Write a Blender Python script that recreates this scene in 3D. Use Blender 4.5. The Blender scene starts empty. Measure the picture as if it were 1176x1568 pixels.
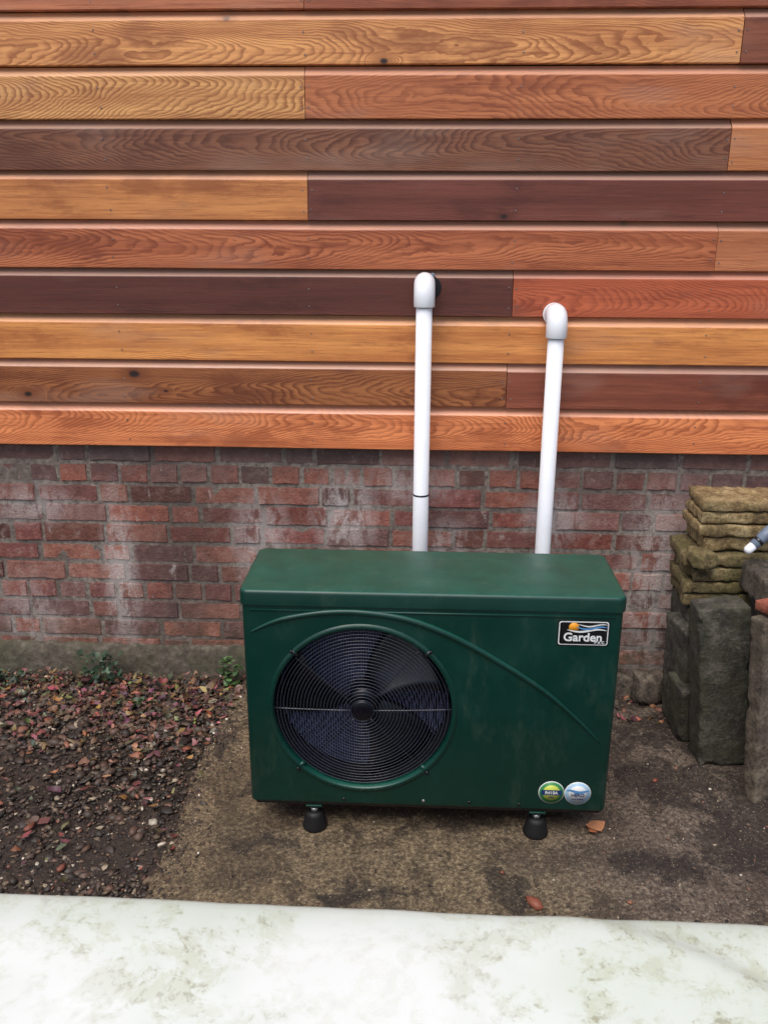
import bpy, bmesh, math, random
import numpy as np
from mathutils import Vector, Matrix, noise as mn
random.seed(7); rng=np.random.default_rng(7)
D=bpy.data; S=bpy.context.scene; COL=S.collection

def lin(c):
    o=[]
    for v in c[:3]:
        v/=255.0
        o.append(v/12.92 if v<=0.04045 else ((v+0.055)/1.055)**2.4)
    return (o[0],o[1],o[2],1.0)

# ---------------------------------------------------------------- node helper
class NT:
    def __init__(s,name):
        s.m=D.materials.new(name); s.m.use_nodes=True
        s.t=s.m.node_tree; s.t.nodes.clear()
        s.out=s.t.nodes.new('ShaderNodeOutputMaterial')
        s.b=s.t.nodes.new('ShaderNodeBsdfPrincipled')
        s.t.links.new(s.b.outputs[0],s.out.inputs[0])
        s.tc=s.t.nodes.new('ShaderNodeTexCoord'); s.obj=s.tc.outputs['Object']
    def put(s,sock,v):
        if isinstance(v,bpy.types.NodeSocket): s.t.links.new(v,sock)
        elif v is not None:
            if isinstance(v,(int,float)) and sock.type in('RGBA',): v=(v,v,v,1)
            if isinstance(v,(int,float)) and sock.type=='VECTOR': v=(v,v,v)
            if sock.type=='VECTOR' and len(v)==4: v=v[:3]
            sock.default_value=v
    def set(s,**k):
        for n,v in k.items(): s.put(s.b.inputs[n.replace('_',' ')],v)
    def math(s,op,a,b=None,c=None,clamp=False):
        n=s.t.nodes.new('ShaderNodeMath'); n.operation=op; n.use_clamp=clamp
        for i,v in enumerate((a,b,c)):
            if v is not None: s.put(n.inputs[i],v)
        return n.outputs[0]
    def vmath(s,op,a,b=None):
        n=s.t.nodes.new('ShaderNodeVectorMath'); n.operation=op
        s.put(n.inputs[0],a)
        if b is not None: s.put(n.inputs[1],b)
        return n.outputs[0]
    def sep(s,v):
        n=s.t.nodes.new('ShaderNodeSeparateXYZ'); s.put(n.inputs[0],v); return n.outputs
    def comb(s,x,y,z):
        n=s.t.nodes.new('ShaderNodeCombineXYZ')
        for i,v in enumerate((x,y,z)): s.put(n.inputs[i],v)
        return n.outputs[0]
    def noise(s,vec,scale=5,detail=3,rough=.5,dist=0,col=False):
        n=s.t.nodes.new('ShaderNodeTexNoise'); s.put(n.inputs['Vector'],vec)
        n.inputs['Scale'].default_value=scale; n.inputs['Detail'].default_value=detail
        n.inputs['Roughness'].default_value=rough; n.inputs['Distortion'].default_value=dist
        return n.outputs[1 if col else 0]
    def voro(s,vec,scale=5,feature='F1',out=0,rand=1):
        n=s.t.nodes.new('ShaderNodeTexVoronoi'); n.feature=feature
        s.put(n.inputs['Vector'],vec); n.inputs['Scale'].default_value=scale
        n.inputs['Randomness'].default_value=rand
        return n.outputs[out]
    def mix(s,f,a,b,mode='MIX'):
        n=s.t.nodes.new('ShaderNodeMix'); n.data_type='RGBA'; n.blend_type=mode
        s.put(n.inputs[0],f); s.put(n.inputs[6],a); s.put(n.inputs[7],b)
        return n.outputs[2]
    def mr(s,v,a,b,c=0.,d=1.,smooth=True):
        n=s.t.nodes.new('ShaderNodeMapRange'); n.interpolation_type='SMOOTHSTEP' if smooth else 'LINEAR'
        s.put(n.inputs[0],v)
        for i,x in enumerate((a,b,c,d)): s.put(n.inputs[i+1],x)
        return n.outputs[0]
    def ramp(s,f,stops):
        n=s.t.nodes.new('ShaderNodeValToRGB'); s.put(n.inputs[0],f)
        e=n.color_ramp.elements
        while len(e)<len(stops): e.new(.5)
        for i,(p,c) in enumerate(stops): e[i].position=p; e[i].color=c
        return n.outputs[0]
    def attr(s,name,out=0):
        n=s.t.nodes.new('ShaderNodeAttribute'); n.attribute_name=name; return n.outputs[out]
    def bump(s,h,strength=.5,dist=.01):
        n=s.t.nodes.new('ShaderNodeBump'); s.put(n.inputs['Height'],h)
        n.inputs['Strength'].default_value=strength; n.inputs['Distance'].default_value=dist
        s.t.links.new(n.outputs[0],s.b.inputs['Normal'])
    def blob(s,co,x,z,rx,rz,i=(0,2)):
        o=s.sep(co)
        a=s.math('DIVIDE',s.math('SUBTRACT',o[i[0]],x),rx)
        b=s.math('DIVIDE',s.math('SUBTRACT',o[i[1]],z),rz)
        d=s.math('SQRT',s.math('ADD',s.math('MULTIPLY',a,a),s.math('MULTIPLY',b,b)))
        return s.mr(d,0.,1.,1.,0.)
    def warped(s,co,scale,amt):
        return s.vmath('ADD',co,s.vmath('MULTIPLY',s.vmath('SUBTRACT',s.noise(co,scale,3,.6,col=True),(.5,.5,.5)),(amt,amt,amt)))

# ---------------------------------------------------------------- mesh helpers
def obj(name,me,mat=None,parent=None,smooth=False):
    o=D.objects.new(name,me); COL.objects.link(o)
    if mat: me.materials.append(mat)
    if parent: o.parent=parent
    if smooth:
        for p in me.polygons: p.use_smooth=True
    return o
def empty(name):
    o=D.objects.new(name,None); COL.objects.link(o); return o
def bm_obj(name,bm,mat=None,parent=None,smooth=False):
    me=D.meshes.new(name); bm.to_mesh(me); bm.free()
    return obj(name,me,mat,parent,smooth)
def add_box(bm,x0,x1,y0,y1,z0,z1):
    v=[bm.verts.new(c) for c in ((x0,y0,z0),(x1,y0,z0),(x1,y1,z0),(x0,y1,z0),(x0,y0,z1),(x1,y0,z1),(x1,y1,z1),(x0,y1,z1))]
    fs=[(0,3,2,1),(4,5,6,7),(0,1,5,4),(1,2,6,5),(2,3,7,6),(3,0,4,7)]
    return v,[bm.faces.new([v[i] for i in f]) for f in fs]
def box(name,x0,x1,y0,y1,z0,z1,mat=None,parent=None,bevel=0,seg=3):
    bm=bmesh.new(); add_box(bm,x0,x1,y0,y1,z0,z1)
    if bevel: bmesh.ops.bevel(bm,geom=list(bm.edges),offset=bevel,segments=seg,profile=.5,affect='EDGES')
    return bm_obj(name,bm,mat,parent,bool(bevel))
def tube(name,pts,r,mat,parent=None,seg=24,caps=True,radii=None):
    P=[Vector(p) for p in pts]; n=len(P); bm=bmesh.new(); rings=[]
    t0=(P[1]-P[0]).normalized()
    up=Vector((0,0,1)) if abs(t0.z)<.9 else Vector((1,0,0))
    nrm=t0.cross(up).normalized()
    for i in range(n):
        t=(P[min(i+1,n-1)]-P[max(i-1,0)]).normalized()
        nrm=(nrm-t*nrm.dot(t)).normalized(); b=t.cross(nrm)
        rr=radii[i] if radii else r
        rings.append([bm.verts.new(P[i]+(nrm*math.cos(a)+b*math.sin(a))*rr) for a in [2*math.pi*k/seg for k in range(seg)]])
    for i in range(n-1):
        for k in range(seg):
            bm.faces.new((rings[i][k],rings[i][(k+1)%seg],rings[i+1][(k+1)%seg],rings[i+1][k]))
    if caps:
        bm.faces.new(rings[0][::-1]); bm.faces.new(rings[-1])
    bmesh.ops.recalc_face_normals(bm,faces=bm.faces)
    o=bm_obj(name,bm,mat,parent)
    for p in o.data.polygons: p.use_smooth=len(p.vertices)==4
    return o
def lathe(name,prof,loc,axis,mat,parent=None,seg=48,caps=True):
    bm=bmesh.new(); R=[]
    for r,h in prof:
        ring=[]
        for k in range(seg):
            a=2*math.pi*k/seg; c,s_=math.cos(a)*r,math.sin(a)*r
            p=(c,s_,h) if axis=='z' else (c,h,s_)
            ring.append(bm.verts.new(Vector(p)+Vector(loc)))
        R.append(ring)
    for i in range(len(R)-1):
        for k in range(seg): bm.faces.new((R[i][k],R[i][(k+1)%seg],R[i+1][(k+1)%seg],R[i+1][k]))
    if caps: bm.faces.new(R[0]); bm.faces.new(R[-1])
    bmesh.ops.recalc_face_normals(bm,faces=bm.faces)
    o=bm_obj(name,bm,mat,parent)
    for p in o.data.polygons: p.use_smooth=len(p.vertices)==4
    return o
def rough_block(bm,dims,M,amp=.006,seed=0,cut=6,freq=7,cell=.014):
    """one weathered, chipped stone block appended to bm"""
    b2=bmesh.new(); bmesh.ops.create_cube(b2,size=1)
    bmesh.ops.scale(b2,vec=dims,verts=b2.verts)
    bmesh.ops.bevel(b2,geom=list(b2.edges),offset=min(.0025,min(dims)*.05),segments=1,affect='EDGES')
    for _ in range(cut):
        big=[e for e in b2.edges if e.calc_length()>cell]
        if not big: break
        bmesh.ops.subdivide_edges(b2,edges=big,cuts=1,use_grid_fill=True)
    off=Vector((seed*3.7,seed*1.9,seed*5.3)); hx,hy,hz=[d/2 for d in dims]
    for v in b2.verts:
        c0=v.co.copy()
        ex=sorted((abs(abs(c0.x)-hx),abs(abs(c0.y)-hy),abs(abs(c0.z)-hz)))
        edge=max(0,1-ex[1]/.014)
        p=c0*freq+off
        n=Vector((mn.noise(p),mn.noise(p+Vector((9,0,0))),mn.noise(p+Vector((0,9,0)))))
        p3=c0*freq*9+off
        n2=Vector((mn.noise(p3),mn.noise(p3+Vector((9,0,0))),mn.noise(p3+Vector((0,9,0)))))
        v.co=c0+n*amp*.8+n2*amp*.35
        chip=max(0,mn.noise(c0*26+off)-.05)*edge*amp*3.2
        v.co-=Vector((math.copysign(chip,c0.x) if hx-abs(c0.x)<.014 else 0,math.copysign(chip,c0.y) if hy-abs(c0.y)<.014 else 0,math.copysign(chip,c0.z) if hz-abs(c0.z)<.014 else 0))
    me=D.meshes.new('t'); b2.transform(M); b2.to_mesh(me); b2.free(); bm.from_mesh(me); D.meshes.remove(me)

# ================================================================ MATERIALS
# ---- cedar
c=NT('cedar'); o=c.obj; xyz=c.sep(o)
bcol=c.attr('bcol'); balpha=c.attr('bcol',3); par=c.sep(c.attr('bpar',1)); seed,tilt,zc=par[0],par[1],par[2]
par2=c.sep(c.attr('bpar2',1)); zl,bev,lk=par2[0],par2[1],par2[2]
sv=c.comb(c.math('MULTIPLY',seed,13.7),c.math('MULTIPLY',seed,5.1),c.math('MULTIPLY',seed,7.9))
def strv(sx,sz): return c.vmath('ADD',c.vmath('MULTIPLY',o,(sx,1,sz)),sv)
warp=c.noise(strv(1.5,6),1,2,.5)
warp2=c.noise(strv(18,36),1,2,.6)
w=c.math('ADD',c.math('MULTIPLY',c.math('SUBTRACT',warp,.5),.16),c.math('MULTIPLY',c.math('SUBTRACT',warp2,.5),.010))
kn=None
for (kx,kz,kr) in ((-.94,1.085,.017),(-1.30,1.015,.012),(.235,1.575,.010),(-.13,2.002,.011),(-.585,2.115,.010),(.60,1.556,.008),(-.62,2.262,.010),(-.84,1.03,.006)):
    b1=c.blob(o,kx,kz,kr*1.6,kr); b2=c.blob(o,kx,kz,kr*6,kr*2.6)
    kn=(b1,b2) if kn is None else (c.math('MAXIMUM',kn[0],b1),c.math('ADD',kn[1],b2))
w=c.math('ADD',w,c.math('MULTIPLY',kn[1],.04))
zz=c.math('SUBTRACT',zl,zc)
dep=c.math('ADD',c.math('MULTIPLY',xyz[0],tilt),w)
r=c.math('ADD',dep,c.math('MULTIPLY',c.math('MULTIPLY',zz,zz),9.0))
r=c.math('ADD',r,c.math('MULTIPLY',zl,lk))
ring=c.math('FRACT',c.math('MULTIPLY',r,145.))
late=c.mr(ring,.25,.88); late=c.math('MULTIPLY',late,c.mr(ring,.92,1.,1.,0.))
streak=c.noise(strv(6,150),1,4,.75)
broad=c.noise(strv(.9,26),1,3,.6)
blot=c.noise(strv(2.8,8),1,5,.66)
dark=c.mix(1,bcol,(.44,.30,.23,1),'MULTIPLY')
light=c.mix(1,bcol,(1.30,1.42,1.45,1),'MULTIPLY')
amt=c.math('MULTIPLY',c.math('MULTIPLY',late,balpha),c.mr(blot,.3,.6,.4,1.))
col=c.mix(c.mr(broad,.52,.34,0.,.7),bcol,light)
col=c.mix(c.mr(broad,.5,.66,0.,.55),col,c.mix(1,bcol,(.64,.49,.42,1),'MULTIPLY'))
col=c.mix(amt,col,dark)
col=c.mix(c.mr(streak,.50,.68,0.,.6),col,dark)
col=c.mix(c.mr(streak,.45,.32,0.,.5),col,light)
col=c.mix(c.mr(blot,.53,.66,0.,.62),col,c.mix(1,bcol,(.44,.31,.27,1),'MULTIPLY'))
# thin silver-grey weathering film in patches
film=c.math('MULTIPLY',c.mr(c.noise(strv(1.6,5),1,3,.6),.55,.72),.22)
col=c.mix(film,col,lin((176,150,134)))
col=c.mix(c.mr(kn[1],.1,.9,0.,.55),col,dark)
col=c.mix(c.math('MULTIPLY',kn[0],1.7,clamp=True),col,lin((40,18,12)))
col=c.mix(c.math('MULTIPLY',bev,.36),col,lin((244,206,184)))  # bevels tinted paler: skylight on the board tops painted into the colour
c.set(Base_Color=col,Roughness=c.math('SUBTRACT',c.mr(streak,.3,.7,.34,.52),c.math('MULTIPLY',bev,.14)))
c.b.inputs['Specular IOR Level'].default_value=.6
c.bump(streak,.45,.0013)
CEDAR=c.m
# ---- brick
b=NT('brick_face'); o=b.obj; bc=b.attr('bcol')
n1=b.noise(o,26,4,.7); n2=b.noise(o,120,3,.7); n3=b.noise(o,3.2,3,.6); n4=b.noise(b.vmath('MULTIPLY',o,(2.2,1,1)),9,5,.75,.3)
col=b.mix(b.mr(n1,.46,.68,0.,.6),bc,b.mix(1,bc,(.46,.42,.44,1),'MULTIPLY'))
col=b.mix(b.mr(n2,.5,.72,0.,.5),col,b.mix(1,bc,(1.5,1.5,1.5,1),'MULTIPLY'))
col=b.mix(b.mr(n2,.45,.25,0.,.6),col,lin((60,48,44)))
col=b.mix(b.mr(n1,.5,.3,0.,.35),col,lin((170,150,138)))
col=b.mix(b.mr(n3,.52,.70,0.,.5),col,lin((74,62,58)))
dkp=b.math('MULTIPLY',b.blob(o,-.82,.45,.28,.55),b.mr(n4,.3,.6,.5,1.)); col=b.mix(b.math('MULTIPLY',dkp,.6),col,lin((70,56,50)))
def efflo(t,o,n4):
    m=None
    for (x,z,rx,rz,a) in ((-.26,.60,.14,.20,1.),(-1.06,.36,.08,.40,1.),(.82,.36,.16,.46,1.),(.08,.50,.14,.12,.6),(-.03,.72,.2,.1,.55),(-.55,.50,.14,.22,.7),(.45,.6,.14,.14,.7),(1.0,.55,.2,.2,.7),(-1.4,.2,.15,.2,.5),(-1.35,.62,.2,.1,.5)):
        q=t.math('MULTIPLY',t.blob(o,x,z,rx,rz),a); m=q if m is None else t.math('MAXIMUM',m,q)
    m=t.math('POWER',m,.6)
    return t.math('MULTIPLY',m,t.mr(n4,.40,.54,.10,1.))
ef=efflo(b,o,n4)
ef=b.math('MAXIMUM',ef,b.mr(n4,.585,.70,0.,.6))
col=b.mix(b.math('MULTIPLY',ef,b.mr(n2,.3,.65,.9,.5)),col,lin((206,197,192)))
oz=b.sep(o)[2]
col=b.mix(b.math('MULTIPLY',b.mr(oz,.26,.04,0.,.6),b.mr(n1,.35,.6)),col,lin((76,76,56)))
col=b.mix(b.mr(oz,.66,.84,0.,.5),col,lin((98,86,82)))  # greyer towards the top: cement tone plus the cladding's shadow painted in
b.set(Base_Color=col,Roughness=.82)
b.bump(b.math('ADD',n1,b.math('MULTIPLY',n2,.8)),.8,.005); BRICK=b.m
# ---- mortar
m=NT('mortar'); o=m.obj; n1=m.noise(o,60,4,.7); n3=m.noise(o,4,3,.6); n4=m.noise(m.vmath('MULTIPLY',o,(2.2,1,1)),9,5,.75,.3)
col=m.ramp(n1,[(.3,lin((84,74,68))),(.55,lin((138,126,116))),(.75,lin((164,152,140)))])
col=m.mix(m.mr(n3,.45,.65,0.,.6),col,lin((84,72,66)))
col=m.mix(m.math('MULTIPLY',m.blob(o,-.82,.45,.28,.55),.5),col,lin((76,64,58)))
col=m.mix(m.math('MULTIPLY',efflo(m,o,n4),.6),col,lin((200,192,188)))
m.set(Base_Color=col,Roughness=.9); m.bump(n1,.9,.004); MORTAR=m.m
# ---- footing
m=NT('footing_concrete'); o=m.obj; n1=m.noise(o,30,5,.7); n3=m.noise(o,6,3,.6)
col=m.ramp(n1,[(.3,lin((54,49,41))),(.55,lin((94,86,74))),(.75,lin((130,122,108)))])
col=m.mix(m.mr(n3,.42,.66,0.,.6),col,lin((72,72,50)))
m.set(Base_Color=col,Roughness=.9); m.bump(n1,1,.008); FOOT=m.m
# ---- green painted casing
g=NT('green_casing'); o=g.obj; n=g.noise(o,700,1,.6); n2=g.noise(o,7,3,.6)
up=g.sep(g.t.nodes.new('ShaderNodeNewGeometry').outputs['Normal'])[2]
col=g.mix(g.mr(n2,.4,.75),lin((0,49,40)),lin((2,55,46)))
sky_sheen=g.math('MULTIPLY',g.mr(up,.45,1.,0.,.34),g.mr(g.noise(o,16,4,.7),.25,.75,.6,1.))
col=g.mix(sky_sheen,col,lin((48,132,112)))  # upward faces tinted paler: bright sky on the lid painted into the colour
spk=g.mr(g.noise(o,46,4,.8),.60,.70,0.,.45); col=g.mix(g.math('MULTIPLY',spk,g.mr(up,.6,1.)),col,lin((40,60,48)))
film=g.math('MULTIPLY',g.mr(g.noise(g.vmath('MULTIPLY',o,(1,1,.4)),14,5,.7),.52,.75),.07); col=g.mix(film,col,lin((150,160,140)))
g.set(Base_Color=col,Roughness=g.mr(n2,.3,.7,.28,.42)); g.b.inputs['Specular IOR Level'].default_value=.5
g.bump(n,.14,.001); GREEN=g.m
def simple(name,c_,rough=.5,metal=0,var=.15,scale=30,bump=0,spec=.5):
    t=NT(name); n=t.noise(t.obj,scale,2,.6); cc=lin(c_)
    col=t.mix(t.mr(n,.35,.7),cc,tuple(x*(1-var*2) for x in cc[:3])+(1,))
    t.set(Base_Color=col,Roughness=t.mr(n,.3,.7,max(rough-.06,.02),min(rough+.08,1)),Metallic=metal)
    t.b.inputs['Specular IOR Level'].default_value=spec
    if bump: t.bump(n,.5,bump)
    return t.m
BLACK=simple('black_plastic',(16,17,24),.28,spec=.7)
GUARD=simple('coated_guard_wire',(58,62,72),.25,spec=.8)
BLADE=simple('fan_blade_plastic',(5,6,20),.34)
FIN=simple('condenser_fins',(104,112,150),.45,.2,.2,60)
DARK=simple('cavity_dark',(8,9,22),.6)
RUB=simple('rubber',(18,18,20),.6,bump=.001)
STEEL=simple('zinc_steel',(190,190,186),.35,.8)
PVC=simple('white_pvc',(244,246,250),.28,0,.03,9)
GREYP=simple('grey_hose_fitting',(120,132,150),.4)
WHITE=simple('label_white',(232,234,232),.4,0,.02)
LBLK=simple('label_black',(12,12,14),.4)
ORG=simple('label_orange',(240,160,40),.4,0,.02)
BLU=simple('label_blue',(90,150,205),.4,0,.02)
LBLU=simple('label_pale_blue',(170,205,230),.4,0,.02)
LGRN=simple('label_green',(60,140,80),.4,0,.02)
LYEL=simple('label_yellow',(205,215,90),.4,0,.02)
NAVY=simple('label_navy',(30,60,110),.4,0,.02)
NAIL=simple('nail_head',(150,140,135),.35,.7)
# ---- soil
t=NT('soil'); o=t.obj; n1=t.noise(o,45,5,.75); n2=t.noise(o,3,3,.6)
col=t.ramp(n1,[(.3,lin((32,26,23))),(.5,lin((60,49,42))),(.68,lin((92,75,62))),(.8,lin((122,105,88)))])
col=t.mix(t.mr(n2,.4,.65,0.,.4),col,lin((40,34,31)))
t.set(Base_Color=col,Roughness=t.mr(n2,.4,.7,.85,.5)); t.bump(n1,1,.012); SOIL=t.m
# ---- slab
t=NT('wet_concrete'); o=t.obj; X=t.sep(o)
n1=t.noise(o,85,5,.8); n2=t.noise(o,2.6,4,.62,.4); n3=t.noise(o,9,5,.75,.5); n4=t.noise(o,260,2,.7); n5=t.noise(o,22,5,.75)
col=t.ramp(n1,[(.36,lin((64,53,42))),(.5,lin((112,95,72))),(.64,lin((164,146,116)))])
col=t.mix(t.mr(n5,.5,.62,0.,.6),col,lin((68,58,45)))
rt=t.mr(t.math('ADD',X[0],t.math('MULTIPLY',n2,.5)),.35,.95)
col=t.mix(t.math('MULTIPLY',rt,.75),col,t.ramp(n1,[(.36,lin((52,44,42))),(.52,lin((100,88,80))),(.66,lin((146,134,124)))]))
wet=t.math('MAXIMUM',t.mr(n2,.50,.64,0.,.8),t.mr(n3,.50,.58,0.,.85))
col=t.mix(t.math('MULTIPLY',wet,.6),col,lin((48,40,35)))
pat=None; ow=t.warped(o,9,.22); ow=t.warped(ow,40,.06)
for (x,y,rx,ry,a) in ((.24,-1.10,.10,.09,1.),(.78,-.62,.30,.18,1.),(.62,-.98,.20,.10,.9),(.85,-.90,.20,.15,1.),(.80,-.35,.28,.16,.9),(.95,-.75,.18,.14,.9),(-.1,-1.12,.28,.07,.5),(.0,-.70,.75,.28,.85),(-.38,-.95,.22,.08,.5),(.75,-.12,.5,.14,.9),(.5,-.35,.2,.3,.7),(-.60,-.45,.08,.3,.5)):
    q=t.math('MULTIPLY',t.blob(ow,x,y,rx,ry,(0,1)),a); pat=q if pat is None else t.math('MAXIMUM',pat,q)
pat=t.mr(t.math('MULTIPLY',pat,t.mr(n3,.3,.6,.25,1.6)),.20,.50)
col=t.mix(t.math('MULTIPLY',pat,t.mr(n5,.3,.6,.8,.55)),col,lin((32,29,31)))
sp=t.voro(o,150,out=0); spm=t.math('MULTIPLY',t.mr(sp,.28,.16),t.mr(t.noise(o,70,1,.5),.48,.58))
col=t.mix(t.math('MULTIPLY',spm,.8),col,lin((190,172,146)))
t.set(Base_Color=col,Roughness=t.math('SUBTRACT',.78,t.math('MULTIPLY',t.math('MAXIMUM',wet,pat),.36)))
t.bump(t.math('ADD',t.math('ADD',n1,t.math('MULTIPLY',n4,.5)),t.math('MULTIPLY',spm,.6)),.8,.0045); SLAB=t.m
# ---- gravel/leaves coloured by attribute
t=NT('gravel_mix'); o=t.obj; n1=t.noise(o,300,2,.6); bc=t.attr('bcol')
col=t.mix(t.mr(n1,.35,.7,0.,.6),bc,t.mix(1,bc,(.5,.47,.45,1),'MULTIPLY'))
t.set(Base_Color=col,Roughness=.55); GRAV=t.m
# ---- stones
def stone(name,c1,c2,c3,moss,mossamt,bumpd=.008):
    t=NT(name); o=t.obj; n1=t.noise(o,16,6,.75); n2=t.noise(o,90,4,.75); n3=t.noise(o,7,4,.68)
    col=t.ramp(n1,[(.36,lin(c1)),(.5,lin(c2)),(.64,lin(c3))])
    col=t.mix(t.mr(n2,.5,.68,0.,.6),col,lin(tuple(x*.42 for x in c1)))
    col=t.mix(t.mr(n2,.45,.3,0.,.5),col,lin(tuple(min(255,x*1.2) for x in c3)))
    col=t.mix(t.mr(n3,.5-mossamt*.12,.62,0.,mossamt),col,lin(moss))
    t.set(Base_Color=col,Roughness=.88); t.bump(t.math('ADD',n1,t.math('MULTIPLY',n2,.7)),1,bumpd); return t.m
OCHRE=stone('sandstone',(96,76,50),(146,122,82),(184,164,122),(98,88,56),.45)
OCHREM=stone('mossy_sandstone',(78,66,44),(118,100,66),(154,138,100),(84,84,44),.5)
SLATE=stone('dark_stone',(42,40,36),(72,69,61),(104,99,88),(66,68,46),.6)
GREYS=stone('grey_stone',(62,56,50),(98,88,78),(134,122,108),(76,70,54),.4)
TERRA=stone('terracotta',(124,68,52),(160,92,70),(182,120,96),(100,84,66),.3,.004)
BROWNS=stone('brown_stone',(66,58,50),(102,91,78),(134,122,106),(80,77,60),.4,.005)
# ---- cover
t=NT('algae_stained_plastic'); o=t.obj
ow=t.warped(o,5,.10)
n1=t.noise(ow,15,5,.76); n2=t.noise(o,3.0,3,.6,.3); n3=t.noise(ow,52,4,.78)
col=t.mix(t.mr(n2,.35,.7),lin((232,235,230)),lin((212,220,208)))
st=t.math('MULTIPLY',t.mr(n1,.46,.60),t.mr(n2,.32,.6,.3,1.))
col=t.mix(t.math('MULTIPLY',st,.50),col,lin((190,194,162)))
st2=t.math('MULTIPLY',t.mr(n3,.51,.60),t.math('MULTIPLY',t.mr(n1,.50,.60),t.mr(n2,.38,.58,.15,1.)))
col=t.mix(t.math('MULTIPLY',st2,.55),col,lin((132,124,92)))
rim=t.mr(t.sep(o)[1],-1.82,-1.70,0.,.45); col=t.mix(rim,col,lin((180,190,174)))
t.set(Base_Color=col,Roughness=.5); t.bump(n2,.2,.01); COVER=t.m
# ---- leaf
t=NT('weed_leaf'); o=t.obj; n=t.noise(o,60,2,.6); bc=t.attr('bcol')
col=t.mix(t.mr(n,.4,.7,0.,.6),bc,t.mix(1,bc,(.5,.6,.5,1),'MULTIPLY')); t.set(Base_Color=col,Roughness=.5); LEAF=t.m

# ================================================================ CLADDING
Z0=.845; PITCH=.1435
# (x_start,x_end,colour,ring contrast,mode)  mode a = flat-sawn arches, l = straight grain
rows={
0:[(-9,9,(228,136,84),.75,'a')],
1:[(-9,.267,(158,94,52),1.,'a'),(.267,9,(140,74,52),.7,'l')],
2:[(-9,9,(228,150,82),.8,'l')],
3:[(-9,.273,(98,48,36),.7,'l'),(.273,9,(190,96,60),.7,'a')],
4:[(-9,.88,(186,106,66),1.,'a'),(.88,9,(194,120,78),.6,'l')],
5:[(-9,-.36,(212,138,78),1.,'l'),(-.36,9,(118,60,46),.6,'l')],
6:[(-9,.885,(132,82,56),1.,'a'),(.885,9,(200,128,78),.5,'l')],
7:[(-9,-.362,(218,156,94),1.,'a'),(-.362,9,(194,116,70),.8,'a')],
8:[(-9,.885,(224,154,92),.9,'a'),(.885,9,(146,84,56),.6,'l')],
9:[(-9,-.36,(196,118,78),.8,'l'),(-.36,9,(160,86,52),.7,'l')],
}
pal=[(216,136,92),(150,92,58),(222,150,92),(112,58,46),(186,108,70),(206,138,84),(122,66,56),(132,86,62),(208,142,90)]
NR=16
bm=bmesh.new()
lc=bm.verts.layers.float_color.new('bcol'); lp=bm.verts.layers.float_vector.new('bpar'); lp2=bm.verts.layers.float_vector.new('bpar2')
nbm=bmesh.new()
prof=[(-.010,.0),(-.0345,.0),(-.0360,.002),(-.0360,.115),(-.0352,.1175),(-.013,.139),(-.011,.1425)]
W0,W1=-4.0,4.0
for i in range(NR):
    segs=rows.get(i)
    if not segs:
        a=random.choice([-.36,.27,.88]); segs=[(-9,a,random.choice(pal),.5,'a'),(a,9,random.choice(pal),.5,'l')]
    full=[]
    for (a,b_,cc,ct,md_) in segs:
        if a<-8:
            s_=random.choice([-2.26,-2.88]); full.append((W0,s_,random.choice(pal),.5,'l')); a=s_
        if b_>8:
            s_=random.choice([2.12,2.7]); full.append((s_,W1,random.choice(pal),.5,'l')); b_=s_
        full.append((a,b_,cc,ct,md_))
    zb=Z0+i*PITCH
    for (a,b_,cc,ct,md_) in full:
        sd=random.uniform(0,9)
        if md_=='a': tl=random.choice([-1,1])*random.uniform(.12,.26); zcc=random.uniform(.02,.10); lkk=random.uniform(-.25,.25)
        else: tl=random.choice([-1,1])*random.uniform(.01,.07); zcc=random.uniform(-.05,.0); lkk=random.uniform(.4,1.3)
        cj=lin(cc)
        a2,b2=a+.0010,b_-.0010
        dy=random.uniform(-.0016,.0016); dz=random.uniform(-.0014,.0014)
        nx=max(2,int((b2-a2)/.12)); ring=[]
        for k in range(nx+1):
            x=a2+(b2-a2)*k/nx; wob=.0018*mn.noise(Vector((x*1.3,sd,i))); wz=.0018*mn.noise(Vector((x*1.1,sd,i+40)))
            rr=[]
            for (y,z) in prof:
                v=bm.verts.new((x,y+dy+wob,zb+z+dz+wz)); v[lc]=(cj[0],cj[1],cj[2],ct); v[lp]=(sd,tl,zcc); v[lp2]=(z,0,lkk); rr.append(v)
            e=[]
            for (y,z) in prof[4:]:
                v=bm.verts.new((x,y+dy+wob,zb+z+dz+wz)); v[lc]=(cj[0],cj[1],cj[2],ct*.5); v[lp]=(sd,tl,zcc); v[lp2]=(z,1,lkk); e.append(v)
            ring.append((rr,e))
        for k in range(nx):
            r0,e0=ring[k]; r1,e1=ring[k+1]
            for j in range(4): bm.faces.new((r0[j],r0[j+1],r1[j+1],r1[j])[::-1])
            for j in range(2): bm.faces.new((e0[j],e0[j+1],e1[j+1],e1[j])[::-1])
        for kk in (0,nx): bm.faces.new(ring[kk][0])
        for bx in (-3.44,-2.83,-2.21,-1.6,-.975,-.36,.27,.88,1.5,2.12,2.74):
            offs=[0]
            if abs(bx-a)<.03: offs=[.012]
            elif abs(bx-b_)<.03: offs=[-.012]
            elif not(a<bx<b_): continue
            for of in offs:
                for zz_ in (.028,.088):
                    xx=(a if of>0 else b_ if of<0 else bx)+of+random.uniform(-.004,.004)
                    bmesh.ops.create_cone(nbm,cap_ends=True,segments=8,radius1=.0028,radius2=.0024,depth=.0012,
                      matrix=Matrix.Translation((xx,-.0370+dy,zb+zz_+random.uniform(-.006,.006)))@Matrix.Rotation(math.pi/2,4,'X'))
clad=empty('timber_cladding')
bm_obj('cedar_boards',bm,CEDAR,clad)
bm_obj('nails',nbm,NAIL,clad)
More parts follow.
